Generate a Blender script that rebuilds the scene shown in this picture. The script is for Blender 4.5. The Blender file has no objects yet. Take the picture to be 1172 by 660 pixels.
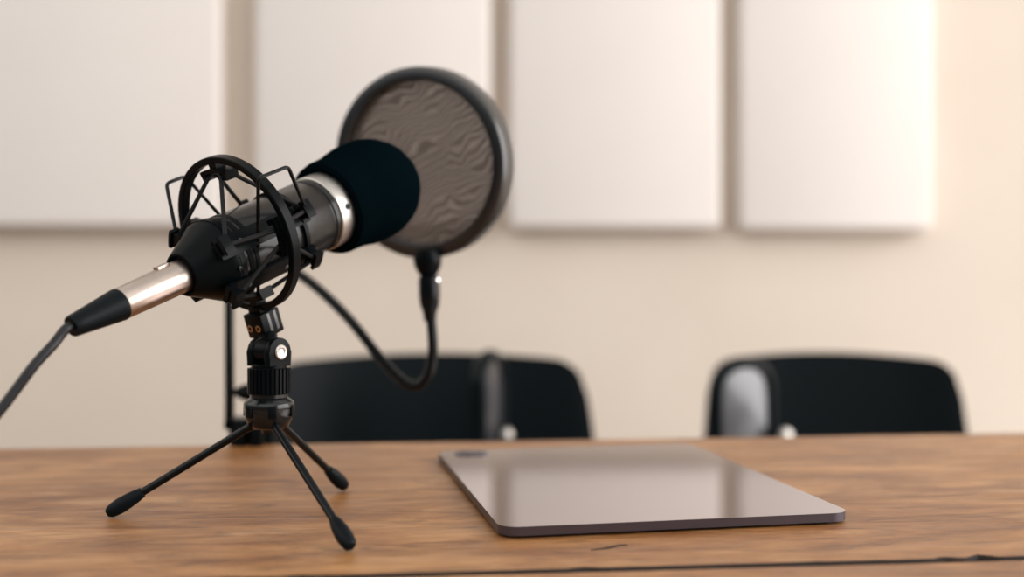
import bpy, bmesh, math, random
from mathutils import Vector, Matrix, noise
random.seed(7)
scene = bpy.context.scene
COL = scene.collection
PI = math.pi
TZ = 0.75                       # table top height
CAMZ = TZ + 0.152               # lens height
FPX, HORIZON, CX = 1300.0, 313.0, 586.0

def P(px, py, Y):
    """a point of the place measured from the photograph at depth Y (metres)"""
    return Vector(((px - CX) / FPX * Y, Y, CAMZ - (py - HORIZON) / FPX * Y))

# ------------------------------------------------------------------ materials
def mat(name, col, rough=0.5, metal=0.0, spec=0.5, coat=0.0, bump=0.0, bscale=300.0, var=0.0, vscale=40.0, sheen=0.0):
    m = bpy.data.materials.new(name); m.use_nodes = True
    nt = m.node_tree; b = nt.nodes['Principled BSDF']
    b.inputs['Base Color'].default_value = (*col, 1)
    b.inputs['Roughness'].default_value = rough
    b.inputs['Metallic'].default_value = metal
    b.inputs['Specular IOR Level'].default_value = spec
    b.inputs['Coat Weight'].default_value = coat
    b.inputs['Sheen Weight'].default_value = sheen
    tc = nt.nodes.new('ShaderNodeTexCoord')
    if bump > 0:
        n = nt.nodes.new('ShaderNodeTexNoise'); n.inputs['Scale'].default_value = bscale; n.inputs['Detail'].default_value = 3
        bp = nt.nodes.new('ShaderNodeBump'); bp.inputs['Strength'].default_value = bump; bp.inputs['Distance'].default_value = 0.001
        nt.links.new(tc.outputs['Object'], n.inputs['Vector'])
        nt.links.new(n.outputs['Fac'], bp.inputs['Height']); nt.links.new(bp.outputs['Normal'], b.inputs['Normal'])
    if var > 0:
        n = nt.nodes.new('ShaderNodeTexNoise'); n.inputs['Scale'].default_value = vscale; n.inputs['Detail'].default_value = 4
        mx = nt.nodes.new('ShaderNodeMix'); mx.data_type = 'RGBA'
        mx.inputs[6].default_value = (*[c * (1 - var) for c in col], 1); mx.inputs[7].default_value = (*[min(1, c * (1 + var)) for c in col], 1)
        nt.links.new(tc.outputs['Object'], n.inputs['Vector'])
        nt.links.new(n.outputs['Fac'], mx.inputs[0]); nt.links.new(mx.outputs[2], b.inputs['Base Color'])
    return m

M_BODY = mat('satin_black_metal', (0.006, 0.0056, 0.006), 0.25, 0.0, 0.29, var=0.15, vscale=80)
M_CONE = mat('matte_black_metal', (0.0018, 0.0034, 0.0042), 0.36, 0.0, 0.07, bump=0.05, bscale=900)
M_FOAM = mat('black_foam', (0.0012, 0.0038, 0.0052), 1.0, 0, 0.0, bump=0.9, bscale=900)
M_SILVER = mat('brushed_silver', (0.50, 0.48, 0.45), 0.40, 1.0, var=0.05, vscale=200)
M_NICKEL = mat('satin_nickel', (0.48, 0.41, 0.36), 0.33, 1.0, var=0.06, vscale=120)
M_HOOP = mat('black_hoop_enamel', (0.004, 0.005, 0.006), 0.32, 0, 0.8)
M_RUBBER = mat('black_rubber', (0.0025, 0.0045, 0.006), 0.42, 0, 0.10, bump=0.08, bscale=700)
M_CABLE = mat('cable_sheath', (0.008, 0.0085, 0.010), 0.42, 0, 0.3, bump=0.05, bscale=600)
M_PLASTIC = mat('black_plastic', (0.0022, 0.0034, 0.0042), 0.30, 0, 0.08, bump=0.06, bscale=900)
M_GLOSS = mat('glossy_black_plastic', (0.004, 0.005, 0.006), 0.18, 0, 0.4, var=0.1)
M_CORD = mat('elastic_cord', (0.006, 0.0065, 0.007), 0.6, 0, 0.2, bump=0.3, bscale=1500)
M_TUBE = mat('black_enamel_metal', (0.0024, 0.0034, 0.0042), 0.24, 0, 0.18)
M_CHROME = mat('chrome', (0.75, 0.74, 0.72), 0.18, 1.0, var=0.05)
M_BRASS = mat('brass', (0.42, 0.27, 0.14), 0.35, 1.0, var=0.05)
M_SLATE = mat('dark_grey_face', (0.06, 0.058, 0.062), 0.35, 0.3, 0.6)
M_CHAIR = mat('black_moulded_shell', (0.0022, 0.005, 0.0065), 0.32, 0, 0.10, bump=0.04, bscale=500)
M_PANELGREY = mat('grey_glossy_insert', (0.02, 0.022, 0.03), 0.3, 0.0, 1.0, var=0.05)
M_TABLET = mat('space_grey_metal', (0.47, 0.40, 0.395), 0.075, 0.92, 0.5)
M_TABLET_SIDE = mat('space_grey_band', (0.10, 0.085, 0.10), 0.36, 0.85, 0.5)
M_LENS = mat('lens_glass', (0.01, 0.01, 0.012), 0.08, 0, 0.6)
M_FLOOR = mat('floor_grey', (0.22, 0.18, 0.15), 0.55, var=0.2, vscale=6)
M_WINDOW = mat('window_frame_white', (0.75, 0.73, 0.70), 0.45, var=0.03)
M_CRACK = mat('dark_crack_wood', (0.018, 0.011, 0.008), 0.9)  # dark tone of the short split and of the grime in the plank joint

def wall_mat(name, c1, c2, rough):
    m = bpy.data.materials.new(name); m.use_nodes = True; nt = m.node_tree; b = nt.nodes['Principled BSDF']
    tc = nt.nodes.new('ShaderNodeTexCoord')
    n = nt.nodes.new('ShaderNodeTexNoise'); n.inputs['Scale'].default_value = 2.2; n.inputs['Detail'].default_value = 7
    r = nt.nodes.new('ShaderNodeValToRGB'); r.color_ramp.elements[0].position = .3; r.color_ramp.elements[1].position = .7
    r.color_ramp.elements[0].color = (*c1, 1); r.color_ramp.elements[1].color = (*c2, 1)
    n2 = nt.nodes.new('ShaderNodeTexNoise'); n2.inputs['Scale'].default_value = 90; n2.inputs['Detail'].default_value = 4
    bp = nt.nodes.new('ShaderNodeBump'); bp.inputs['Strength'].default_value = .15; bp.inputs['Distance'].default_value = .004
    L = nt.links.new
    L(tc.outputs['Object'], n.inputs['Vector']); L(tc.outputs['Object'], n2.inputs['Vector'])
    L(n.outputs['Fac'], r.inputs['Fac']); L(r.outputs['Color'], b.inputs['Base Color'])
    L(n2.outputs['Fac'], bp.inputs['Height']); L(bp.outputs['Normal'], b.inputs['Normal'])
    b.inputs['Roughness'].default_value = rough; b.inputs['Specular IOR Level'].default_value = .3
    return m
M_WALL = wall_mat('beige_plaster', (0.665, 0.578, 0.490), (0.715, 0.628, 0.540), 0.8)
M_BOARD = wall_mat('cream_board', (0.79, 0.735, 0.69), (0.83, 0.78, 0.74), 0.6)

def wood_mat(name, seed):
    m = bpy.data.materials.new(name); m.use_nodes = True; nt = m.node_tree; b = nt.nodes['Principled BSDF']
    N = nt.nodes.new; L = nt.links.new
    tc = N('ShaderNodeTexCoord')
    def mapped(sx, sy, sz):
        mp = N('ShaderNodeMapping'); mp.inputs['Scale'].default_value = (sx, sy, sz); mp.inputs['Location'].default_value = (seed, seed * 1.7, 0)
        L(tc.outputs['Object'], mp.inputs['Vector']); return mp.outputs['Vector']
    def nz(vec, scale, detail=6, rough=.6, dist=0.0):
        n = N('ShaderNodeTexNoise'); n.inputs['Scale'].default_value = scale; n.inputs['Detail'].default_value = detail
        n.inputs['Roughness'].default_value = rough; n.inputs['Distortion'].default_value = dist; L(vec, n.inputs['Vector']); return n.outputs['Fac']
    def ramp(fac, stops):
        r = N('ShaderNodeValToRGB'); e = r.color_ramp.elements
        e[0].position, e[0].color = stops[0][0], (*stops[0][1], 1); e[1].position, e[1].color = stops[-1][0], (*stops[-1][1], 1)
        for p, c in stops[1:-1]:
            q = e.new(p); q.color = (*c, 1)
        L(fac, r.inputs['Fac']); return r.outputs['Color']
    def mix(f, a, c, kind='MIX'):
        x = N('ShaderNodeMix'); x.data_type = 'RGBA'; x.blend_type = kind
        if hasattr(f, 'links') or not isinstance(f, (int, float)): L(f, x.inputs[0])
        else: x.inputs[0].default_value = f
        L(a, x.inputs[6]); L(c, x.inputs[7]); return x.outputs[2]
    base = ramp(nz(mapped(2.2, 8, 1), 3.0, 8, .65, .8), [(.34, (.190, .074, .020)), (.5, (.315, .145, .048)), (.66, (.46, .246, .100))])
    grain = ramp(nz(mapped(9, 85, 1), 3.0, 9, .75, .5), [(.32, (.50, .43, .37)), (.47, (.92, .90, .87)), (.7, (1.1, 1.08, 1.05))])
    fine = ramp(nz(mapped(22, 420, 1), 3.0, 4, .6), [(.35, (.74, .70, .66)), (.6, (1.05, 1.04, 1.03))])
    blot = ramp(nz(mapped(5.0, 16, 1), 2.4, 8, .7, 1.2), [(.36, (.45, .38, .33)), (.48, (1, 1, 1))])
    worn = ramp(nz(mapped(7, 26, 1), 2.0, 6, .65, .5), [(.55, (0, 0, 0)), (.75, (.35, .35, .35))])
    c = mix(1.0, base, grain, 'MULTIPLY'); c = mix(1.0, c, fine, 'MULTIPLY'); c = mix(.8, c, blot, 'MULTIPLY')
    pale = N('ShaderNodeRGB'); pale.outputs[0].default_value = (.50, .34, .20, 1)
    c = mix(worn, c, pale.outputs[0])
    L(c, b.inputs['Base Color'])
    rr = N('ShaderNodeMapRange'); rr.inputs['To Min'].default_value = .27; rr.inputs['To Max'].default_value = .50
    L(nz(mapped(3, 30, 1), 3, 5), rr.inputs['Value']); L(rr.outputs['Result'], b.inputs['Roughness'])
    bp = N('ShaderNodeBump'); bp.inputs['Strength'].default_value = .35; bp.inputs['Distance'].default_value = .0012
    L(nz(mapped(6, 130, 1), 3, 7, .7), bp.inputs['Height']); L(bp.outputs['Normal'], b.inputs['Normal'])
    b.inputs['Specular IOR Level'].default_value = .42
    return m
M_WOOD = wood_mat('worn_oiled_wood', 1.3)
M_WOOD2 = wood_mat('worn_oiled_wood_near', 5.1)

def mesh_fabric():
    m = bpy.data.materials.new('nylon_screen'); m.use_nodes = True; nt = m.node_tree; N = nt.nodes.new; L = nt.links.new
    b = nt.nodes['Principled BSDF']; out = nt.nodes['Material Output']
    b.inputs['Base Color'].default_value = (.115, .092, .080, 1); b.inputs['Roughness'].default_value = .75
    tr = N('ShaderNodeBsdfTransparent'); tr.inputs['Color'].default_value = (1, .96, .93, 1)
    tc = N('ShaderNodeTexCoord')
    mp = N('ShaderNodeMapping'); mp.inputs['Rotation'].default_value = (0, math.radians(28), 0); L(tc.outputs['Object'], mp.inputs['Vector'])
    w = N('ShaderNodeTexWave'); w.wave_type = 'BANDS'; w.bands_direction = 'Z'; w.inputs['Scale'].default_value = 62; w.inputs['Distortion'].default_value = 24
    w.inputs['Detail'].default_value = 2.2; w.inputs['Detail Scale'].default_value = .42; w.inputs['Detail Roughness'].default_value = .55
    L(mp.outputs['Vector'], w.inputs['Vector'])
    n = N('ShaderNodeTexNoise'); n.inputs['Scale'].default_value = 22; n.inputs['Detail'].default_value = 3; L(tc.outputs['Object'], n.inputs['Vector'])
    a = N('ShaderNodeMath'); a.operation = 'MULTIPLY_ADD'; a.inputs[1].default_value = .26; a.inputs[2].default_value = .55
    L(w.outputs['Fac'], a.inputs[0])
    a2 = N('ShaderNodeMath'); a2.operation = 'MULTIPLY_ADD'; a2.inputs[1].default_value = .10; L(n.outputs['Fac'], a2.inputs[0]); L(a.outputs[0], a2.inputs[2])
    mx = N('ShaderNodeMixShader'); L(a2.outputs[0], mx.inputs[0]); L(tr.outputs[0], mx.inputs[1]); L(b.outputs[0], mx.inputs[2])
    L(mx.outputs[0], out.inputs['Surface'])
    return m
M_SCREEN = mesh_fabric()

# ------------------------------------------------------------------ object helpers
def tag(o, label=None, cat=None, group=None, kind=None):
    if label: o['label'] = label
    if cat: o['category'] = cat
    if group: o['group'] = group
    if kind: o['kind'] = kind
    return o

def thing(name, label, cat, loc, rotz=0, group=None):
    o = bpy.data.objects.new(name, None); COL.objects.link(o)
    o.empty_display_size = .02; o.location = loc; o.rotation_euler = (0, 0, rotz)
    return tag(o, label, cat, group)

def root_loc(o):
    while o.parent: o = o.parent
    return Vector(o.location)

def obj(name, bm, m, parent=None, world=True, angle=32, recalc=True):
    """link a bmesh as one mesh object; world=True: coordinates are world ones"""
    if parent is not None and world:
        bmesh.ops.translate(bm, verts=bm.verts[:], vec=-root_loc(parent))
    if recalc: bmesh.ops.recalc_face_normals(bm, faces=bm.faces[:])
    ca = math.radians(angle)
    for f in bm.faces: f.smooth = True
    for e in bm.edges:
        e.smooth = not (len(e.link_faces) == 2 and e.calc_face_angle(0) > ca)
    me = bpy.data.meshes.new(name); bm.to_mesh(me); bm.free()
    for mm in (m if isinstance(m, (list, tuple)) else [m]): me.materials.append(mm)
    o = bpy.data.objects.new(name, me); COL.objects.link(o)
    if parent is not None: o.parent = parent
    return o

def frame(origin, z, xhint=Vector((0, 0, 1))):
    z = Vector(z).normalized(); x = Vector(xhint) - z * z.dot(Vector(xhint))
    if x.length < 1e-5: x = Vector((1, 0, 0)) - z * z.x
    x.normalize(); y = z.cross(x)
    return Matrix(((x.x, y.x, z.x, origin[0]), (x.y, y.y, z.y, origin[1]), (x.z, y.z, z.z, origin[2]), (0, 0, 0, 1)))

def lathe(bm, prof, M, seg=64, cap=True):
    """prof: list of (r, t) along local z"""
    rings = []
    for r, t in prof:
        if r < 1e-6: rings.append([bm.verts.new(M @ Vector((0, 0, t)))])
        else: rings.append([bm.verts.new(M @ Vector((r * math.cos(2 * PI * i / seg), r * math.sin(2 * PI * i / seg), t))) for i in range(seg)])
    for a, b in zip(rings, rings[1:]):
        if len(a) == 1 and len(b) == 1: continue
        for i in range(seg):
            j = (i + 1) % seg
            if len(a) == 1: bm.faces.new((a[0], b[j], b[i]))
            elif len(b) == 1: bm.faces.new((a[i], a[j], b[0]))
            else: bm.faces.new((a[i], a[j], b[j], b[i]))
    if cap:
        if len(rings[0]) > 1: bm.faces.new(rings[0][::-1])
        if len(rings[-1]) > 1: bm.faces.new(rings[-1])
    return bm

def ring_lathe(bm, prof, M, seg=96):
    """closed profile revolved: a ring"""
    rings = [[bm.verts.new(M @ Vector((r * math.cos(2 * PI * i / seg), r * math.sin(2 * PI * i / seg), t))) for i in range(seg)] for r, t in prof]
    for k in range(len(rings)):
        a, b = rings[k], rings[(k + 1) % len(rings)]
        for i in range(seg):
            j = (i + 1) % seg; bm.faces.new((a[i], a[j], b[j], b[i]))
    return bm

def spline(pts, n=8):
    pts = [Vector(p) for p in pts]; out = []
    for i in range(len(pts) - 1):
        p0 = pts[max(i - 1, 0)]; p1 = pts[i]; p2 = pts[i + 1]; p3 = pts[min(i + 2, len(pts) - 1)]
        for k in range(n):
            t = k / n
            out.append(.5 * ((2 * p1) + (-p0 + p2) * t + (2 * p0 - 5 * p1 + 4 * p2 - p3) * t * t + (-p0 + 3 * p1 - 3 * p2 + p3) * t ** 3))
    out.append(pts[-1]); return out

def tube(bm, pts, r, seg=12, closed=False, sx=1.0, hint=None):
    """tube through points; r number or list; sx flattens across"""
    pts = [Vector(p) for p in pts]; n = len(pts)
    rr = r if isinstance(r, (list, tuple)) else [r] * n
    rings = []; up = Vector(hint) if hint is not None else None
    for i, p in enumerate(pts):
        if closed: d = pts[(i + 1) % n] - pts[i - 1]
        else: d = pts[min(i + 1, n - 1)] - pts[max(i - 1, 0)]
        d.normalize()
        if up is None:
            up = Vector((0, 0, 1)) if abs(d.z) < .9 else Vector((1, 0, 0))
        u = up - d * d.dot(up); u.normalize(); v = d.cross(u)
        if hint is None: up = u
        rings.append([bm.verts.new(p + (u * math.cos(2 * PI * k / seg) * sx + v * math.sin(2 * PI * k / seg)) * rr[i]) for k in range(seg)])
    m = n if closed else n - 1
    for i in range(m):
        a, b = rings[i], rings[(i + 1) % n]
        for k in range(seg):
            j = (k + 1) % seg; bm.faces.new((a[k], a[j], b[j], b[k]))
    if not closed:
        bm.faces.new(rings[0][::-1]); bm.faces.new(rings[-1])
    return bm

def box(bm, size, M, bevel=0.0, seg=2):
    sx, sy, sz = [s / 2 for s in size]
    tmp = bmesh.new()
    vs = [tmp.verts.new((x, y, z)) for x in (-sx, sx) for y in (-sy, sy) for z in (-sz, sz)]
    for f in ((0, 1, 3, 2), (4, 6, 7, 5), (0, 4, 5, 1), (2, 3, 7, 6), (0, 2, 6, 4), (1, 5, 7, 3)): tmp.faces.new([vs[i] for i in f])
    bmesh.ops.recalc_face_normals(tmp, faces=tmp.faces[:])
    if bevel > 0: bmesh.ops.bevel(tmp, geom=tmp.edges[:], offset=bevel, segments=seg, profile=.5, affect='EDGES')
    merge(bm, tmp, M); return bm

def merge(bm, tmp, M=Matrix.Identity(4)):
    mp = {v: bm.verts.new(M @ v.co) for v in tmp.verts}
    for f in tmp.faces:
        nf = bm.faces.new([mp[v] for v in f.verts]); nf.material_index = f.material_index
    tmp.free()

def prism(bm, outline, z0, z1, M=Matrix.Identity(4), bevel=0.0, seg=2):
    tmp = bmesh.new()
    lo = [tmp.verts.new((x, y, z0)) for x, y in outline]; hi = [tmp.verts.new((x, y, z1)) for x, y in outline]
    n = len(outline)
    f0 = tmp.faces.new(lo[::-1]); f1 = tmp.faces.new(hi)
    for i in range(n): tmp.faces.new((lo[i], lo[(i + 1) % n], hi[(i + 1) % n], hi[i]))
    if bevel > 0:
        bmesh.ops.bevel(tmp, geom=list(f0.edges) + list(f1.edges), offset=bevel, segments=seg, profile=.5, affect='EDGES')
    merge(bm, tmp, M); return bm

def rrect(w, h, r, n=8):
    out = []
    for cx, cy, a in ((w / 2 - r, h / 2 - r, 0), (-w / 2 + r, h / 2 - r, 90), (-w / 2 + r, -h / 2 + r, 180), (w / 2 - r, -h / 2 + r, 270)):
        for k in range(n + 1):
            t = math.radians(a + 90 * k / n); out.append((cx + r * math.cos(t), cy + r * math.sin(t)))
    return out

def B(): return bmesh.new()

# ------------------------------------------------------------------ the room
WALL_Y = 2.25
def struct(name, bm, m):
    o = obj(name, bm, m); o['kind'] = 'structure'; return o
bm = B(); box(bm, (8, 6.6, .1), Matrix.Translation((.4, -.75, -.05))); struct('floor', bm, M_FLOOR)
bm = B(); box(bm, (8, .12, 4.2), Matrix.Translation((.4, WALL_Y + .06, 2.1))); struct('wall_back', bm, M_WALL)
# right wall with a wide window opening
WX = 3.3; wy0, wy1, wz0, wz1 = -2.0, 2.14, .30, 3.20
bm = B()
def slab(y0, y1, z0, z1): box(bm, (.14, y1 - y0, z1 - z0), Matrix.Translation((WX + .07, (y0 + y1) / 2, (z0 + z1) / 2)))
slab(-4, wy0, 0, 4.2); slab(wy1, WALL_Y, 0, 4.2); slab(wy0, wy1, 0, wz0); slab(wy0, wy1, wz1, 4.2)
struct('wall_right', bm, M_WALL)
bm = B()
for (y0, y1, z0, z1) in ((wy0, wy1, wz0, wz0 + .06), (wy0, wy1, wz1 - .06, wz1), (wy0, wy0 + .06, wz0, wz1), (wy1 - .06, wy1, wz0, wz1), ((wy0 + wy1) / 2 - .025, (wy0 + wy1) / 2 + .025, wz0, wz1)):
    box(bm, (.07, y1 - y0, z1 - z0), Matrix.Translation((WX + .09, (y0 + y1) / 2, (z0 + z1) / 2)), .006)
struct('window_1', bm, M_WINDOW)
# skirting along the back wall
bm = B(); box(bm, (6.8, .018, .09), Matrix.Translation((-.15, WALL_Y - .009, .045)), .004); struct('baseboard_back', bm, M_WINDOW)

# cream boards standing proud of the wall
BD = .048; BF = WALL_Y - BD
def board(px0, px1, py1, label, ztop=2.15):
    a = P(px0, py1, BF); b = P(px1, py1, BF)
    x0, x1, z0 = a.x, b.x, a.z
    o = thing('wall_panel', label, 'wall panel', ((x0 + x1) / 2, WALL_Y - BD / 2, z0), 0, 'cream panels on the back wall')
    bm = B(); M = Matrix.Translation(((x0 + x1) / 2, WALL_Y - BD / 2, (z0 + ztop) / 2))
    box(bm, (x1 - x0, BD, ztop - z0), M, .010, 3)
    obj('board', bm, M_BOARD, o)
board(-190, 251, 259, 'cream wall panel at far left, cut off by the left edge')
board(291, 561, 259, 'cream wall panel second from left, behind microphone and pop filter')
board(583, 825, 261, 'cream wall panel right of the pop filter, between two dark gaps')
board(847, 1068, 263, 'brightest cream wall panel, far right, above the right chair')

# ------------------------------------------------------------------ table
TA = math.radians(6.0)
far0 = Vector((0, 1.035)); ex = Vector((math.cos(TA), math.sin(TA))); ey = Vector((-math.sin(TA), math.cos(TA)))
table = thing('wooden_table', 'worn brown plank table in the foreground under the tripod and tablet', 'table', (far0.x, far0.y, 0), TA)
def edge_noise(x, amp, seed):
    return amp * (noise.noise(Vector((x * 9, seed, 0))) + .6 * noise.noise(Vector((x * 40, seed, 3))) + .3 * noise.noise(Vector((x * 130, seed, 5))))
def plank(x0, x1, y0, y1, m, s0, s1, a0, a1, chips=None, grimy=()):
    bm = B(); n = 520; th = .042
    lo, hi = [], []
    for i in range(n + 1):
        x = x0 + (x1 - x0) * i / n
        yb = y0 + edge_noise(x, a0, s0); yt = y1 + edge_noise(x, a1, s1)
        if chips: yb += chips(x)
        row = []
        for (y, z) in ((yb, -th), (yb, -.0015), (yb + .0012, 0), (yt - .003, 0), (yt, -.004), (yt, -th)):
            row.append(bm.verts.new((x, y, TZ + z)))
        lo.append(row)
    for a, b in zip(lo, lo[1:]):
        for k in range(6):
            j = (k + 1) % 6; f = bm.faces.new((a[k], b[k], b[j], a[j])); f.material_index = 1 if k in grimy else 0
    bm.faces.new(lo[0]); bm.faces.new(lo[-1][::-1])
    return obj('plank', bm, [m, M_CRACK], table, world=False, angle=50)
def chips(x):
    v = noise.noise(Vector((x * 55, 9.1, 2)))
    return max(0, v - .05) * .022 * (1 if x > .16 else .18)
pa = plank(-1.15, 1.25, -.4505, 0, M_WOOD, 1.0, 2.0, .0006, .0012, chips, (0, 1))
pb = plank(-1.15, 1.25, -.86, -.4556, M_WOOD2, 3.0, 4.0, .0010, .0007, None, (3, 4))
for x in (-1.0, 1.1):
    for y in (-.07, -.79):
        bm = B(); box(bm, (.07, .07, TZ - .042), Matrix.Translation((x, y, (TZ - .042) / 2)), .004); obj('leg', bm, M_WOOD2, table, world=False)
bm = B()
for y in (-.07, -.79): box(bm, (2.03, .025, .08), Matrix.Translation((.05, y, TZ - .082)), .003)
for x in (-1.0, 1.1): box(bm, (.025, .65, .08), Matrix.Translation((x, -.43, TZ - .082)), .003)
obj('apron', bm, M_WOOD2, table, world=False)
# the short split in the far plank
bm = B()
def tl(px, py):
    q = P(px, py, FPX * (CAMZ - TZ) / (py - HORIZON)); d = Vector((q.x - far0.x, q.y - far0.y)); return d.dot(ex), d.dot(ey)
sp = [(676, 629.5, .4), (688, 628, .9), (698, 626.5, 1.3), (707, 624.5, 1.1), (718, 623.4, .5)]
lo = []
for px, py, w in sp:
    x, y = tl(px, py); w *= .0013
    lo.append([bm.verts.new((x, y - w, TZ - .001)), bm.verts.new((x, y - w, TZ + .0003)), bm.verts.new((x, y + w, TZ + .0003)), bm.verts.new((x, y + w, TZ - .001))])
for a, b in zip(lo, lo[1:]):
    for k in range(4): bm.faces.new((a[k], b[k], b[(k + 1) % 4], a[(k + 1) % 4]))
bm.faces.new(lo[0]); bm.faces.new(lo[-1][::-1])
obj('split', bm, M_CRACK, pa, world=False)

# ------------------------------------------------------------------ tablet
tr = math.radians(11.05)
tab = thing('tablet', 'thin grey metal tablet lying face down on the table', 'tablet', (.0726, .8104, TZ), tr)
TW, TH, TT = .2174, .2874, .0070
bm = B(); prism(bm, rrect(TW, TH, .012, 12), .0017, TT, bevel=.0012, seg=3)
for f in bm.faces: f.normal_update(); f.material_index = 0 if f.normal.z > .6 else 1
obj('body', bm, [M_TABLET, M_TABLET_SIDE], tab, world=False)
bm = B(); prism(bm, rrect(TW - .012, TH - .012, .008, 12), 0, .0018); obj('screen', bm, M_LENS, tab, world=False)
bm = B(); Mx = Matrix.Translation((-.0835, .1240, 0)); prism(bm, rrect(.026, .026, .007), TT - .0004, TT + .0007, Mx, .0003)
cam_bump = obj('camera_bump', bm, M_TABLET_SIDE, tab, world=False)
bm = B()
for dx, dy in ((-.005, .005), (-.005, -.006)): lathe(bm, [(.0046, TT + .0005), (.0046, TT + .0011), (.004, TT + .0013), (0, TT + .0013)], Mx @ Matrix.Translation((dx, dy, 0)), 32)
obj('lens', bm, M_LENS, cam_bump, world=False)

# ------------------------------------------------------------------ microphone frame
ax = Vector((.750, 1.0, .471)).normalized()          # direction the microphone points
S = Vector((ax.y, -ax.x, 0)).normalized()
U = S.cross(ax); U = -U if U.z < 0 else U             # up, square to the axis
def mic_frame(o): return Matrix(((U.x, S.x, ax.x, o.x), (U.y, S.y, ax.y, o.y), (U.z, S.z, ax.z, o.z), (0, 0, 0, 1)))
M0 = P(277, 283.5, .728); MF = mic_frame(M0)
C0 = P(272, 268, .726); CF = mic_frame(C0)
def cage(theta, r, t, F=CF):
    a = math.radians(theta); return F @ Vector((r * math.cos(a), r * math.sin(a), t))

mic = thing('microphone', 'black condenser microphone with foam cap slung in the shock mount', 'microphone', P(283, 281, .735))
bm = B(); lathe(bm, [(.0240, -.024), (.0250, -.0235), (.0252, -.022), (.0252, .060), (.0249, .0606), (.0249, .0622), (.0257, .0628), (.0257, .0660), (.0250, .0668), (.02, .0668)], MF, 96)
body = obj('body', bm, M_BODY, mic)
bm = B()
for k in range(2): ring_lathe(bm, [(.0251, -.0175 + k * .0055), (.0257, -.0170 + k * .0055), (.0257, -.0142 + k * .0055), (.0251, -.0137 + k * .0055)], MF, 96)
obj('grip_ring', bm, M_CONE, body)
bm = B(); lathe(bm, [(.0108, -.0470), (.0125, -.0500), (.0138, -.0497), (.0145, -.0485), (.0215, -.0350), (.0243, -.0300), (.0262, -.0265), (.0265, -.0245), (.0262, -.0232), (.0235, -.0228)], MF, 96)
cone = obj('tail_cone', bm, M_CONE, mic)
for th in (100, 168, 215):
    bm = B(); a = math.radians(th); q = MF @ Vector((.0262 * math.cos(a), .0262 * math.sin(a), -.0262)); d = (MF.to_3x3() @ Vector((math.cos(a), math.sin(a), 0)))
    lathe(bm, [(.0019, -.001), (.0019, .0007), (.0012, .0011), (0, .0011)], frame(q, d), 16)
    obj('set_screw', bm, M_TUBE, cone)
bm = B(); lathe(bm, [(.022, .0668), (.0258, .0668), (.0264, .0674), (.0264, .0800), (.0258, .0806), (.022, .0806)], MF, 96)
sil = obj('silver_collar', bm, M_SILVER, mic); sil['label'] = 'silver collar'
a = math.radians(84); q = MF @ Vector((.0263 * math.cos(a), .0263 * math.sin(a), .0742)); d = MF.to_3x3() @ Vector((math.cos(a), math.sin(a), 0))
bm = B(); ring_lathe(bm, [(.0009, 0), (.0021, 0), (.0021, .0005), (.0009, .0005)], frame(q, d), 24); lathe(bm, [(.0010, 0), (.0010, .0002), (0, .0002)], frame(q, d), 24)
obj('screw', bm, M_TUBE, sil)
# foam cap: short skirt flaring to a ball
prof = [(.0262, .0795), (.0300, .0782), (.0326, .0800), (.0335, .0840), (.0336, .0900), (.0340, .0960), (.0356, .1040), (.0370, .1120)]
for k in range(1, 19):
    t = k / 18 * PI / 2; prof.append(((.0375 * math.cos(t) ** .95 if k < 18 else 0), .121 + .0410 * math.sin(t)))
bm = B(); lathe(bm, prof, MF, 96)
for v in bm.verts: v.co += Vector(noise.noise_vector(v.co * 120)) * .0005
obj('foam_windscreen', bm, M_FOAM, mic)

# ------------------------------------------------------------------ shock mount
RR = .0505
mount = thing('shock_mount', 'black ring shock mount with elastic cords around the microphone', 'shock mount', P(299, 366, .733))
bm = B(); hw = .0034
ring_lathe(bm, [(RR - .0026, -hw), (RR + .0010, -hw), (RR + .0015, -hw + .0006), (RR + .0015, hw - .0006), (RR + .0010, hw), (RR - .0026, hw), (RR - .0030, hw - .0005), (RR - .0030, -hw + .0005)], CF, 144)
ringo = obj('outer_ring', bm, M_PLASTIC, mount)
# hooks fixed inside the ring (top, sides, bottom) and outrigger bars the cords run over
def arc_plate(bm, th0, th1, r0, r1, t0, t1, F=CF, n=14):
    pts = []
    for i in range(n + 1):
        th = th0 + (th1 - th0) * i / n
        pts.append([bm.verts.new(cage(th, r, t, F)) for r, t in ((r0, t0), (r1, t0), (r1, t1), (r0, t1))])
    for a, b in zip(pts, pts[1:]):
        for k in range(4): bm.faces.new((a[k], b[k], b[(k + 1) % 4], a[(k + 1) % 4]))
    bm.faces.new(pts[0][::-1]); bm.faces.new(pts[-1])
for th in (0, 180, 92, -92):
    bm = B(); arc_plate(bm, th - 15, th + 15, RR - .0085, RR - .0058, -.0052, .0052)
    arc_plate(bm, th - 4, th + 4, RR - .0060, RR - .0028, -.004, .004, n=4)
    for e in (-14, 14): arc_plate(bm, th + e - 2.5, th + e + 2.5, RR - .0125, RR - .0058, -.0052, .0052, n=3)
    obj('hook', bm, M_PLASTIC, ringo)
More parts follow.
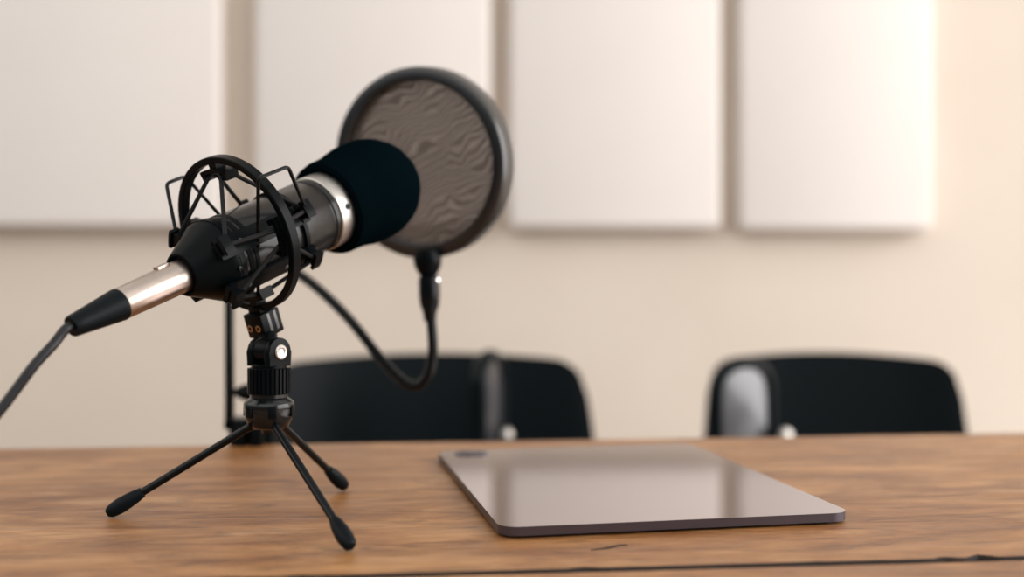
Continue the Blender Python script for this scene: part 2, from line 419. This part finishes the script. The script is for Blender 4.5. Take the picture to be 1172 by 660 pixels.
# cradle: four bars along the microphone with a lug at each end
bars = (66, -62, 128, -128)
def lug_r(th): return .0335
lugs = {}
for th in bars:
    bm = B(); rin = .0262; tr0 = -.0385 if th > 0 else -.0285
    arc_plate(bm, th - 14, th + 14, rin, rin + .0022, tr0 + .002, .037, MF, 8)
    for t0 in (tr0, .031):
        arc_plate(bm, th - 13, th + 13, rin, rin + .0030, t0, t0 + .0065, MF, 8)
        arc_plate(bm, th - 8, th + 8, rin + .003, rin + .0085, t0 + .001, t0 + .0065, MF, 4)
        arc_plate(bm, th - 10, th + 10, rin + .0075, rin + .0098, t0 - .0003, t0 + .0068, MF, 6)
    br = obj('cradle_bar', bm, M_PLASTIC, mount)
    for t in (-.020, .012):
        bm = B(); q = cage(th, rin + .0021, t, MF); d = (q - (MF @ Vector((0, 0, t)))).normalized()
        lathe(bm, [(.0016, -.0005), (.0016, .0005), (.001, .0008), (0, .0008)], frame(q, d), 14)
        obj('screw', bm, M_SLATE, br)
    lugs[th] = (cage(th, rin + .0062, tr0 + .004, MF), cage(th, rin + .0062, .0345, MF))
bm = B()
ring_lathe(bm, [(.0253, -.0245), (.0268, -.0245), (.0268, -.0205), (.0253, -.0205)], MF, 72)
obj('clamp_ring', bm, M_PLASTIC, mount)
bm = B(); ring_lathe(bm, [(.0253, .0315), (.0272, .0315), (.0272, .0345), (.0253, .0345)], MF, 72)
obj('clamp_ring', bm, M_PLASTIC, mount)
def cord(pts, r=.00125):
    bm = B(); out = []
    pts = [Vector(p) for p in pts]
    for i, p in enumerate(pts):                      # small bend at each corner
        if 0 < i < len(pts) - 1:
            a = (pts[i - 1] - p).normalized(); b = (pts[i + 1] - p).normalized(); e = .003
            for k in range(6):
                t = k / 5; out.append((p + a * e) * (1 - t) ** 2 + p * 2 * t * (1 - t) + (p + b * e) * t ** 2)
        else: out.append(p)
    tube(bm, out, r, 10); obj('elastic_cord', bm, M_CORD, mount)
hook_pt = {th: cage(th, RR - .0085, 0) for th in (0, 92, 180, -92)}
def h(th, dt=0, dth=0): return cage(th + dth, RR - .0090, dt)
# top hook down to the four upper lugs
cord([lugs[-62][0], h(0, -.002, -9), h(0, .002, -9), lugs[-62][1]], .0014)
cord([lugs[66][0], h(0, -.002, 5), h(0, .002, 7), lugs[66][1]], .0014)
# bottom hook up to the four lower lugs
cord([lugs[128][0], h(180, -.002, -6), h(180, .002, -8), lugs[128][1]], .0014)
cord([lugs[-128][0], h(180, -.002, 6), h(180, .002, 8), lugs[-128][1]], .0014)
# side hooks
cord([lugs[66][0], h(92, -.002, -6), h(92, .002, -8), lugs[66][1]], .0014)
cord([lugs[128][0], h(92, -.002, 6), h(92, .002, 8), lugs[128][1]], .0014)
cord([lugs[-62][0], h(-92, -.002, 6), h(-92, .002, 8), lugs[-62][1]], .0014)
cord([lugs[-128][0], h(-92, -.002, -6), h(-92, .002, -8), lugs[-128][1]], .0014)
# wire outriggers standing outside the ring at the shoulders
def wire(pts, r=.0012):
    bm = B(); out = []
    pts = [Vector(p) for p in pts]
    for i, p in enumerate(pts):
        if 0 < i < len(pts) - 1:
            a = (pts[i - 1] - p).normalized(); b = (pts[i + 1] - p).normalized(); e = .0035
            for k in range(6):
                t = k / 5; out.append((p + a * e) * (1 - t) ** 2 + p * 2 * t * (1 - t) + (p + b * e) * t ** 2)
        else: out.append(p)
    tube(bm, out, r, 10); obj('wire_loop', bm, M_TUBE, mount)
wire([h(180, -.004, -10), cage(52, .0625, -.0125), cage(52, .0625, .0125), lugs[66][1] + U * .001])
wire([lugs[-62][0], cage(-49, .0590, -.0085), cage(-49, .0590, .0075), lugs[-62][1] - ax * .02])
# tilting neck block under the ring
nb = CF @ Vector((-(RR + .0105), 0, 0))
NF = Matrix(((ax.x, S.x, U.x, nb.x), (ax.y, S.y, U.y, nb.y), (ax.z, S.z, U.z, nb.z), (0, 0, 0, 1)))
bm = B(); box(bm, (.0165, .0170, .0165), NF @ Matrix.Translation((0, 0, 0)), .0010)
box(bm, (.010, .012, .006), NF @ Matrix.Translation((0, 0, .0095)), .0008)
blk = obj('neck_block', bm, M_PLASTIC, mount)
bm = B(); box(bm, (.0024, .0006, .0125), NF @ Matrix.Translation((.0035, .0086, .001)), .0002); box(bm, (.0024, .0006, .0125), NF @ Matrix.Translation((-.002, .0086, .001)), .0002)
obj('slot', bm, M_SLATE, blk)
for dy in (-.0042, .0036):
    bm = B(); lathe(bm, [(.0024, -.0003), (.0024, .0005), (.0020, .0007), (.0013, .0006), (.0012, -.0002), (0, -.0002)], frame(NF @ Vector((-.00825, dy, -.001)), -ax), 24)
    o = obj('screw', bm, M_BRASS, blk); o['label'] = 'brass screw'

# ------------------------------------------------------------------ tripod
TC = Vector((-.1553, .726, 0))
tripod = thing('tripod', 'small black tabletop tripod carrying the microphone', 'tripod', (TC.x, TC.y, TZ))
def zt(py, Y=.726): return CAMZ - (py - HORIZON) / FPX * Y
MT = Matrix.Translation((TC.x, TC.y, 0))
# hub
z = zt
bm = B(); lathe(bm, [(0, z(495)), (.0040, z(495)), (.0046, z(493.5)), (.0048, z(491)), (.0105, z(489.5)), (.0125, z(487)), (.0148, z(478)), (.0156, z(470)), (.0156, z(466)), (.0160, z(465.2)), (.0160, z(461)), (.0154, z(459)), (.0128, z(455.5)), (.0120, z(454)), (.0120, z(448))], MT, 72)
hub = obj('hub', bm, M_GLOSS, tripod)
bm = B()
for k in range(6):
    bm = B(); a = math.radians(k * 60 - 70); q = Vector((TC.x + .0158 * math.cos(a), TC.y + .0158 * math.sin(a), z(469))); d = Vector((math.cos(a), math.sin(a), 0))
    box(bm, (.0075, .0052, .0014), frame(q, d), .0004)
    obj('hinge_plate', bm, M_PLASTIC, hub)
# ribbed collar
bm = B(); n = 30; out = []
for k in range(n):
    for dr, f in ((0, 0), (0, .5), (-.0012, .62), (-.0012, .88)):
        a = 2 * PI * (k + f) / n; out.append(((.0136 + dr) * math.cos(a), (.0136 + dr) * math.sin(a)))
prism(bm, out, z(450), z(420.5), MT, .0004, 1)
obj('locking_collar', bm, M_PLASTIC, tripod, angle=25)
# knuckle: two cheeks with the ball between
bm = B(); lathe(bm, [(.0112, z(421)), (.0112, z(417)), (.0108, z(416)), (0, z(416))], MT, 48)
H0 = Vector((TC.x, TC.y, z(402)))                # hinge centre
fw = Vector((S.y, -S.x, 0)); fw = -fw
HF = Matrix(((fw.x, 0, S.x, H0.x), (fw.y, 0, S.y, H0.y), (0, 1, 0, H0.z), (0, 0, 0, 1)))
def arch(w, zb, n=12):
    o = [(-w, zb), (w, zb)]
    for k in range(n + 1):
        a = PI * k / n; o.append((w * math.cos(a), w * math.sin(a)))
    return o
for s in (-1, 1):
    z0, z1 = sorted((s * .0058, s * .0108)); prism(bm, arch(.0092, -.0090), z0, z1, HF, .0009, 2)
kn = obj('knuckle', bm, M_PLASTIC, tripod)
bm = B(); lathe(bm, [(0, -.0058), (.0080, -.0058), (.0086, -.005), (.0086, .005), (.0080, .0058), (0, .0058)], HF, 40)
p1 = H0 + Vector((0, 0, .002)); p2 = NF @ Vector((.001, 0, -.0078))
tube(bm, [p1, p1.lerp(p2, .5), p2], .0060, 16)
obj('tilt_joint', bm, M_PLASTIC, tripod)
bm = B(); lathe(bm, [(.0042, .0100), (.0048, .0104), (.0048, .0116), (.0040, .0122), (.0030, .0121), (.0022, .0115), (0, .0115)], HF, 32)
o = obj('hinge_bolt', bm, M_SILVER, kn); o['label'] = 'silver hinge bolt'
# legs
feet = [P(124, 593, .7057), P(401, 632, .6195), P(395, 561.5, .795)]
for q in feet: q.z = TZ
for q in feet:
    d = Vector((q.x - TC.x, q.y - TC.y, 0)).normalized()
    top = Vector((TC.x, TC.y, z(485))) + d * .0095; bot = Vector((q.x, q.y, TZ + .0046)) - d * .002
    bm = B(); ln = (top - bot).length; F = frame(bot, (top - bot))
    lathe(bm, [(.0018, .012), (.0025, .0125), (.0025, ln - .004), (.0030, ln - .003), (.0030, ln + .002), (.0018, ln + .003)], F, 20)
    lg = obj('leg', bm, M_TUBE, tripod)
    bm = B(); lathe(bm, [(0, -.0036), (.0024, -.0031), (.0039, -.0012), (.0045, .0020), (.0049, .0060), (.0047, .0110), (.0040, .0175), (.0035, .0195), (.0033, .0212), (.0026, .0216)], F, 28)
    obj('rubber_foot', bm, M_RUBBER, lg)

# ------------------------------------------------------------------ microphone cable
XA = P(209, 315, .6915); XB = P(137.5, 348, .657); XC = P(82, 373.5, .631)
cab = thing('microphone_cable', 'black microphone cable with silver plug running off to the left', 'cable', XB)
d = (XA - XC).normalized(); F = frame(XB, d); L1 = (XA - XB).length; L2 = (XC - XB).length
bm = B(); lathe(bm, [(.0085, 0), (.0092, 0), (.0095, .0006), (.0100, L1 * .5), (.0103, L1 * .98), (.0100, L1 + .004), (.0085, L1 + .004)], F, 64)
plug = obj('plug', bm, M_NICKEL, cab); plug['label'] = 'silver plug'
bm = B(); box(bm, (.0022, .0050, .0090), F @ Matrix.Translation((.0104, 0, L1 - .012)), .0006); obj('latch', bm, M_NICKEL, plug)
bm = B(); lathe(bm, [(.004, -L2), (.0058, -L2), (.0063, -L2 + .001), (.0068, -L2 + .006), (.0096, -.0025), (.0098, -.001), (.0096, 0), (.0085, 0)], F, 48)
boot = obj('strain_relief', bm, M_RUBBER, cab)
pts = [XC + d * .004, XC - d * .004, P(62, 393, .618), P(40, 417, .610), P(18, 446, .604), P(-4, 474, .598), P(-40, 512, .590), P(-95, 556, .580), P(-170, 598, .57), P(-260, 630.5, .575), P(-380, 632.5, .58), P(-560, 633, .578), Vector((-.78, .60, TZ)), Vector((-1.08, .66, TZ))]
for k in (-5, -4, -3, -2, -1): pts[k].z = TZ + .0031
cl_pts = [Vector((p.x, p.y, max(p.z, TZ + .0033))) for p in spline(pts, 10)]
bm = B(); tube(bm, cl_pts, .00285, 16); obj('cord', bm, M_CABLE, cab)

# ------------------------------------------------------------------ pop filter
PC = P(480, 187, .930)
pn = Vector((-.40, -.91, -.14)).normalized()
PF = frame(PC, pn)
pop = thing('pop_filter', 'round black pop filter on a gooseneck clamped to the table edge', 'pop filter', P(262, 510, 1.0))
R0 = .0785
bm = B(); ring_lathe(bm, [(R0 - .0115, -.0015), (R0 - .0112, .0035), (R0 - .0100, .0050), (R0 - .0030, .0052), (R0 - .0012, .0042), (R0 - .0003, .0020), (R0, -.0010), (R0, -.0140), (R0 - .0010, -.0156), (R0 - .0085, -.0160), (R0 - .0110, -.0145), (R0 - .0115, -.0050)], PF, 128)
obj('hoop', bm, M_HOOP, pop)
bm = B(); lathe(bm, [(R0 - .0100, -.0028), (R0 - .0100, -.0024)], PF, 96); 
scr = obj('nylon_screen', bm, M_SCREEN, pop); scr['label'] = 'see-through brown-grey nylon screen'
dn = -(PF.to_3x3() @ Vector((1, 0, 0)))                  # down in the plane of the hoop
q0 = PC + dn * (R0 - .003) - pn * .002
F = frame(P(489, 291, .93), (P(491, 330, .93) - P(489, 291, .93)).normalized())
bm = B(); lathe(bm, [(.0105, -.003), (.0118, .003), (.0112, .009), (.0085, .0150), (.0062, .0175), (.0062, .022)], F, 40)
obj('socket', bm, M_PLASTIC, pop)
bm = B(); F2 = frame(P(491, 317, .93), P(492, 360, .93) - P(491, 317, .93))
lathe(bm, [(.0060, -.002), (.0085, 0), (.0088, .004), (.0088, .0150), (.0080, .0230), (.0062, .0275), (.0056, .0300), (.0050, .0360)], F2, 40)
cp = obj('coupling', bm, M_TUBE, pop)
bm = B(); lathe(bm, [(.0022, 0), (.0022, .0022), (.0012, .003), (0, .003)], frame(P(500, 320.5, .926), Vector((.5, -.85, .1))), 20)
obj('rivet', bm, M_CHROME, cp)
gp = [P(492, 352, .93), P(494, 372, .93), P(495.5, 395, .93), P(494, 415, .931), P(489, 431, .933), P(479, 440.5, .936), P(466, 439, .939), P(452, 428, .943), P(430, 403, .95), P(404, 370, .958), P(376, 341, .967), P(350, 319, .977), P(322, 302, .987), P(296, 296, .995), P(277, 301, 1.003), P(266, 316, 1.008), P(262.5, 335, 1.01)]
gl = spline(gp, 14)
bm = B(); tube(bm, gl, [.0041 + .0003 * (i % 2) for i in range(len(gl))], 14); obj('gooseneck', bm, M_TUBE, pop, angle=60)
# clamp: upright bar, turn knob, jaw gripping the table edge
cl = P(262, 480, 1.006)
top = P(262, 330, 1.008)
bm = B()
box(bm, (.0066, .0120, top.z - cl.z + .012), Matrix.Translation((cl.x, 1.008, (top.z + cl.z) / 2)), .0015)
lathe(bm, [(.0062, 0), (.0068, .002), (.0068, .018), (.0055, .021)], Matrix.Translation((cl.x, 1.009, top.z - .008)), 28)
clampb = obj('upright_bar', bm, M_TUBE, pop)
bm = B()
zj = P(0, 484, 1.006).z
box(bm, (.036, .016, .0075), Matrix.Translation((cl.x + .0145, 1.008, zj)), .002)
for dx in (.0105, .0265):
    box(bm, (.0095, .017, zj - TZ), Matrix.Translation((cl.x + dx, 1.006 - .002, (zj + TZ) / 2)), .0012)
box(bm, (.040, .014, .085), Matrix.Translation((cl.x + .0145, 1.0315, TZ - .0275)), .002)
box(bm, (.036, .036, .009), Matrix.Translation((cl.x + .0145, 1.018, zj - .001)), .002)
box(bm, (.036, .050, .010), Matrix.Translation((cl.x + .0145, 1.012, TZ - .072)), .002)
jaw = obj('clamp_jaw', bm, M_PLASTIC, pop)
bm = B(); F = Matrix.Translation((cl.x + .0145, 1.0, TZ - .110))
lathe(bm, [(.010, 0), (.012, .002), (.012, .012), (.004, .014), (.004, .054), (.009, .0545), (.009, .0665), (0, .0665)], F, 32); obj('clamp_screw', bm, M_CHROME, jaw)
bm = B(); lathe(bm, [(.0030, -.003), (.0030, .004), (.0052, .0075), (.0074, .013), (.0078, .019), (.0068, .025), (.0040, .029), (0, .0295)], frame(P(264, 448.5, 1.004), Vector((1, -.12, 0))), 36)
obj('turn_knob', bm, M_PLASTIC, pop)

# ------------------------------------------------------------------ chairs
def chair(name, label, loc, rotz, w, ztop, arm_world, arm_rot, arm_w, bolt_x, bolt_y):
    """faces local -y (towards the table); back stands at local y=0"""
    t = thing(name, label, 'chair', (loc[0], loc[1], 0), rotz, 'black chairs behind the table')
    Ml = (Matrix.Translation((loc[0], loc[1], 0)) @ Matrix.Rotation(rotz, 4, 'Z')).inverted()
    # curved back shell
    bm = B(); nx, nz = 40, 24; zb = .50; th = .011
    def pt(u, v, off):
        x = (u * 2 - 1); hz = v
        half = w / 2 * (1 - .055 * (hz ** 2))
        # rounded top corners and gently arched top edge
        e = max(0, abs(x) - .80) / .20
        top = ztop - .012 * x * x - .050 * (1 - math.sqrt(max(0, 1 - e * e)))
        zz = zb + (top - zb) * hz
        y = -.055 * x * x + .05 * (hz - .5) + off
        return Vector((x * half, y, zz))
    fr = [[bm.verts.new(pt(i / nx, j / nz, -th / 2)) for i in range(nx + 1)] for j in range(nz + 1)]
    bk = [[bm.verts.new(pt(i / nx, j / nz, th / 2)) for i in range(nx + 1)] for j in range(nz + 1)]
    for j in range(nz):
        for i in range(nx):
            bm.faces.new((fr[j][i], fr[j][i + 1], fr[j + 1][i + 1], fr[j + 1][i])); bm.faces.new((bk[j][i + 1], bk[j][i], bk[j + 1][i], bk[j + 1][i + 1]))
    for i in range(nx):
        bm.faces.new((fr[nz][i], fr[nz][i + 1], bk[nz][i + 1], bk[nz][i])); bm.faces.new((fr[0][i + 1], fr[0][i], bk[0][i], bk[0][i + 1]))
    for j in range(nz):
        bm.faces.new((fr[j][0], fr[j + 1][0], bk[j + 1][0], bk[j][0])); bm.faces.new((fr[j + 1][nx], fr[j][nx], bk[j][nx], bk[j + 1][nx]))
    obj('backrest', bm, M_CHAIR, t, world=False, angle=50)
    bm = B(); prism(bm, rrect(w * .94, .42, .07, 10), .440, .455, Matrix.Translation((0, -.235, 0)), .005, 3); obj('seat', bm, M_CHAIR, t, world=False)
    for s in (-1, 1):
        bm = B(); tube(bm, spline([(s * w * .22, -.12, .432), (s * w * .22, -.01, .440), (s * w * .22, .028, .50), (s * w * .22, .020, .60)], 6), .009, 10)
        obj('back_bracket', bm, M_TUBE, t, world=False)
    for sx in (-1, 1):
        for y0, y1 in ((-.40, -.44), (-.08, .04)):
            bm = B(); tube(bm, [(sx * w * .32, y0, .438), (sx * w * .40, (y0 + y1) / 2, .22), (sx * w * .45, y1, 0)], [.010, .010, .009], 12); obj('leg', bm, M_TUBE, t, world=False)
    # upright looped arm: frame, glossy insert, round bolt
    aw = Ml @ arm_world; c, s_ = math.cos(arm_rot - rotz), math.sin(arm_rot - rotz)
    A = Matrix(((c, 0, -s_, aw.x), (s_, 0, c, aw.y), (0, 1, 0, aw.z), (0, 0, 0, 1)))      # local x across, y up, z through
    hw_, rt = arm_w / 2, arm_w * .44; hb = -.19
    loop = [(-hw_ * .96, hb), (-hw_, -.09)]
    for k in range(13):
        a = PI - PI * k / 12
        loop.append((hw_ * math.cos(a), -.042 + .042 * math.sin(a) ** .8 if math.sin(a) > 0 else -.042))
    loop += [(hw_, -.09), (hw_ * .96, hb)]
    bm = B(); tube(bm, [A @ Vector((x, y - .009, 0)) for x, y in [(v.x, v.y) for v in spline([Vector((x, y, 0)) for x, y in loop], 3)]], .0085, 12, hint=(A.to_3x3() @ Vector((0, 0, 1))), sx=1.3)
    box(bm, (arm_w, .024, .03), A @ Matrix.Translation((0, hb + .004, 0)) @ Matrix.Rotation(PI / 2, 4, 'X'), .004)
    st = aw + A.to_3x3() @ Vector((0, hb, 0))
    tube(bm, [st, Vector((st.x, st.y, .50)), Vector((max(-w * .44, min(w * .44, st.x)), max(-.42, st.y), .446))], .011, 12)
    arm = obj('armrest', bm, M_CHAIR, t, world=False, angle=45)
    bm = B(); ins = [(x * .86, y * .97 - .013) for x, y in loop]
    prism(bm, ins, -.006, .006, A, .002, 2)
    obj('armrest_panel', bm, M_PANELGREY, arm, world=False)
    bm = B(); lathe(bm, [(.008, -.004), (.011, 0), (.010, .005), (.006, .0085), (0, .0095)], A @ Matrix.Translation((bolt_x, bolt_y, -.020)) @ Matrix.Rotation(PI, 4, 'X'), 28)
    obj('bolt', bm, M_SILVER, arm, world=False)
    return t
chair('side_chair', 'black shell chair nearest the microphone, left of the other chair', (P(487, 400, 1.62).x, 1.65), math.radians(10), .49, .785,
      P(560, 399, 1.47), math.radians(73), .085, .010, -.113)
chair('side_chair', 'black shell chair at right, beyond the tablet', (P(958, 400, 1.70).x, 1.74), math.radians(-7), .395, .780,
      P(850, 407, 1.45), math.radians(31), .090, .054, -.104)

# ------------------------------------------------------------------ light
def area(name, loc, target, sx, sy, power, col):
    l = bpy.data.lights.new(name, 'AREA'); l.shape = 'RECTANGLE'; l.size = sx; l.size_y = sy; l.energy = power; l.color = col
    o = bpy.data.objects.new(name, l); COL.objects.link(o); o.location = loc
    o.rotation_euler = (Vector(target) - Vector(loc)).to_track_quat('-Z', 'Y').to_euler(); return o
area('window_daylight', (WX + .02, (wy0 + wy1) / 2, (wz0 + wz1) / 2), (0, (wy0 + wy1) / 2, (wz0 + wz1) / 2), wy1 - wy0 - .1, wz1 - wz0 - .1, 175, (1, .97, .955))
w = bpy.data.worlds.new('room_light'); scene.world = w; w.use_nodes = True
wn = w.node_tree; bg = wn.nodes['Background']
tc = wn.nodes.new('ShaderNodeTexCoord'); sx = wn.nodes.new('ShaderNodeSeparateXYZ'); wn.links.new(tc.outputs['Generated'], sx.inputs[0])
rp = wn.nodes.new('ShaderNodeValToRGB'); e = rp.color_ramp.elements      # dim at eye level, bright overhead
e[0].position = .08; e[0].color = (.04, .05, .06, 1); e[1].position = .55; e[1].color = (1.0, .965, .93, 1)
q = e.new(1.0); q.color = (.40, .385, .37, 1)
wn.links.new(sx.outputs['Z'], rp.inputs['Fac']); wn.links.new(rp.outputs['Color'], bg.inputs['Color'])
bg.inputs['Strength'].default_value = 1.78

# ------------------------------------------------------------------ camera
cam = bpy.data.cameras.new('camera'); co = bpy.data.objects.new('camera', cam); COL.objects.link(co)
co.location = (0, 0, CAMZ); co.rotation_euler = (PI / 2, 0, 0)
cam.sensor_width = 36; cam.lens = FPX / 1172 * 36; cam.shift_y = -(330 - HORIZON) / 1172
cam.clip_start = .02
cam.dof.use_dof = True; cam.dof.focus_distance = .695; cam.dof.aperture_fstop = cam.lens / 15.0
scene.camera = co
scene.view_settings.view_transform = 'Standard'; scene.view_settings.look = 'None'
scene.view_settings.exposure = 0.22; scene.view_settings.gamma = 1; scene.view_settings.use_curve_mapping = False
scene.cycles.use_denoising = True
